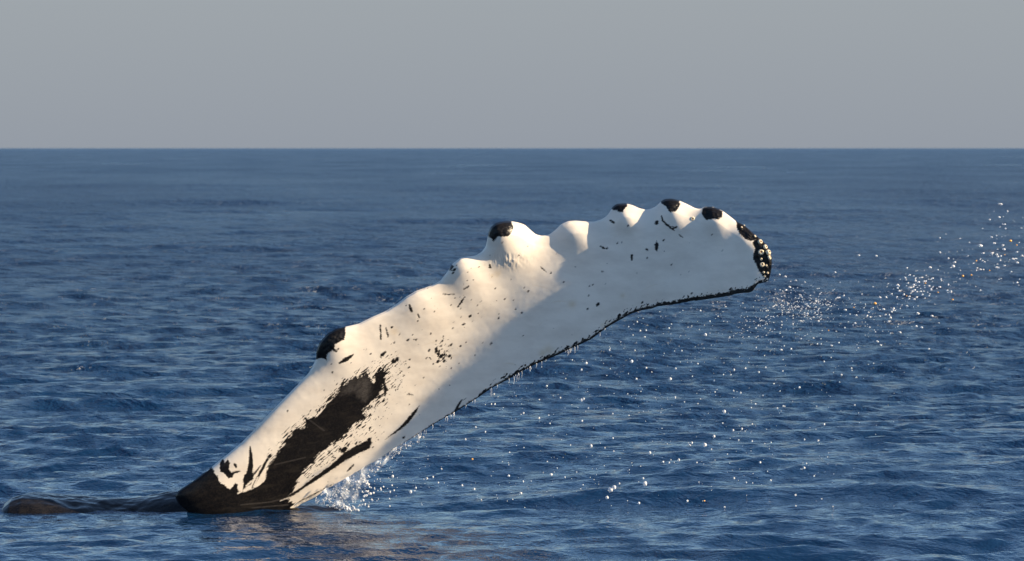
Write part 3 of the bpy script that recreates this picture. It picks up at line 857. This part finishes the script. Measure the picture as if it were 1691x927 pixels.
for x, L in lst:
    v, f = thread(x, trail_y(x), 24.9 + 0.15 * rs.rand(), L, 0.3 + 0.3 * rs.rand(), rs)
    Vs.append(v); Fs.append(f + off); off += len(v)
me = np_mesh("dripping_water", np.concatenate(Vs), np.concatenate(Fs))
link("dripping_water", me, drop_mat, kind='stuff', label="thin threads of water dripping off the flipper's dark trailing edge", category="dripping water")

# splash where the flipper leaves the sea
def inpoly(x, y, poly): return poly_sd(np.array([x]), np.array([y]), poly)[0] > 0
S1 = [(520, 824), (545, 807), (600, 776), (640, 752), (700, 715), (700, 724), (655, 752), (618, 778), (585, 800), (566, 812), (572, 828), (590, 842), (575, 846), (545, 838), (520, 834)]
D = []
while len(D) < 520:
    x = 515 + 190 * rs.rand(); y = 712 + 138 * rs.rand()
    if not inpoly(x, y, S1): continue
    if x > 600 and rs.rand() < 0.55: continue
    D.append(pt(x, y, 24.85 + 0.35 * rs.rand(), 0.32 + 0.9 * rs.rand() ** 3, (0.5 * rs.normal(), 0, .5 * rs.normal())))
for _ in range(150):
    x = rs.normal(603, 28); y = rs.normal(800, 26)
    if y > 846 or y < trail_y(x) + 8 or x < 575: continue
    D.append(pt(x, y, 24.6 + .6 * rs.rand(), 0.5 + 1.6 * rs.rand() ** 3, (0, 0, .3)))
for (x, y, r) in ((608, 800, 3.0), (604, 803, 2.6), (605, 812, 2.8), (604, 819, 2.4), (611, 805, 2), (606, 795, 2), (572, 811, 3), (567, 809, 2.4), (621, 778, 2.4), (607, 787, 2.4), (602, 791, 2), (595, 836, 2), (602, 833, 2), (585, 840, 3), (579, 843, 3), (590, 842, 2.6), (572, 840, 2.8), (566, 838, 2.6), (560, 834, 2.4)):
    for _ in range(3):
        D.append(pt(x + rs.normal(0, 1.4), y + rs.normal(0, 1.4), 24.8, r * (0.4 + .35 * rs.rand()), (.2, 0, .2 * rs.normal())))
for _ in range(240):                                  # froth along the waterline
    x = rs.choice([rs.normal(288, 14), rs.normal(300, 22), 255 + 330 * rs.rand(), rs.normal(585, 20)]); y = 852.5 + rs.normal(0, 1.0)
    D.append(pt(x, y, 24.95, 0.5 + 1.0 * rs.rand() ** 2, (1.8, 0, 0)))
drops("splash", D, rs, "white splash and froth where the flipper's root leaves the water", "splash", foam_mat)

# thin torn sheet of water hanging between the flipper's edge and the sea
sheet_mat, nt, P = new_mat("torn_water_sheet")
P.inputs["Base Color"].default_value = (0.80, 0.86, 0.92, 1)
P.inputs["Roughness"].default_value = 0.25
P.inputs["IOR"].default_value = 1.33
tc = nt.nodes.new("ShaderNodeTexCoord").outputs["Object"]
al_ = math_n(nt, 'MULTIPLY', rng_n(nt, noise_n(nt, map_n(nt, tc, (1.6, 1, 1)), 16.0, 6.0, 0.75, 0.8), 0.38, 0.62, 0.05, 0.95), attr_n(nt, "body"))
nt.links.new(al_, P.inputs["Alpha"])
nt.links.new(bump_n(nt, noise_n(nt, tc, 40.0, 4.0, 0.7), 0.6, 0.02), P.inputs["Normal"])
nu_, nv_ = 120, 26
V = []; W = []
for i in range(nu_):
    t = i / (nu_ - 1); x = 532 + (705 - 532) * t
    y0 = trail_y(x) - 2
    ln = np.interp(x, [532, 560, 575, 600, 640, 705], [26, 46, 44, 28, 17, 5])
    for j in range(nv_):
        w = j / (nv_ - 1)
        wx = x + 16 * w * (1 - t) * (x < 600) + 2 * vnoise(t * 30, w * 4, 5)
        V.append(at(wx, y0 + ln * w, 24.93 + 0.05 * float(vnoise(t * 14, w * 3, 3))))
        W.append((1 - w ** 3) * np.interp(t, [0, .1, .6, 1], [.6, 1, .8, 0]))
me = np_mesh("water_sheet", np.array(V), grid_quads(nu_, nv_), {"body": np.array(W)})
link("water_sheet", me, sheet_mat, kind='stuff', label="thin torn sheet of water under the flipper's lower edge near the sea", category="water sheet")
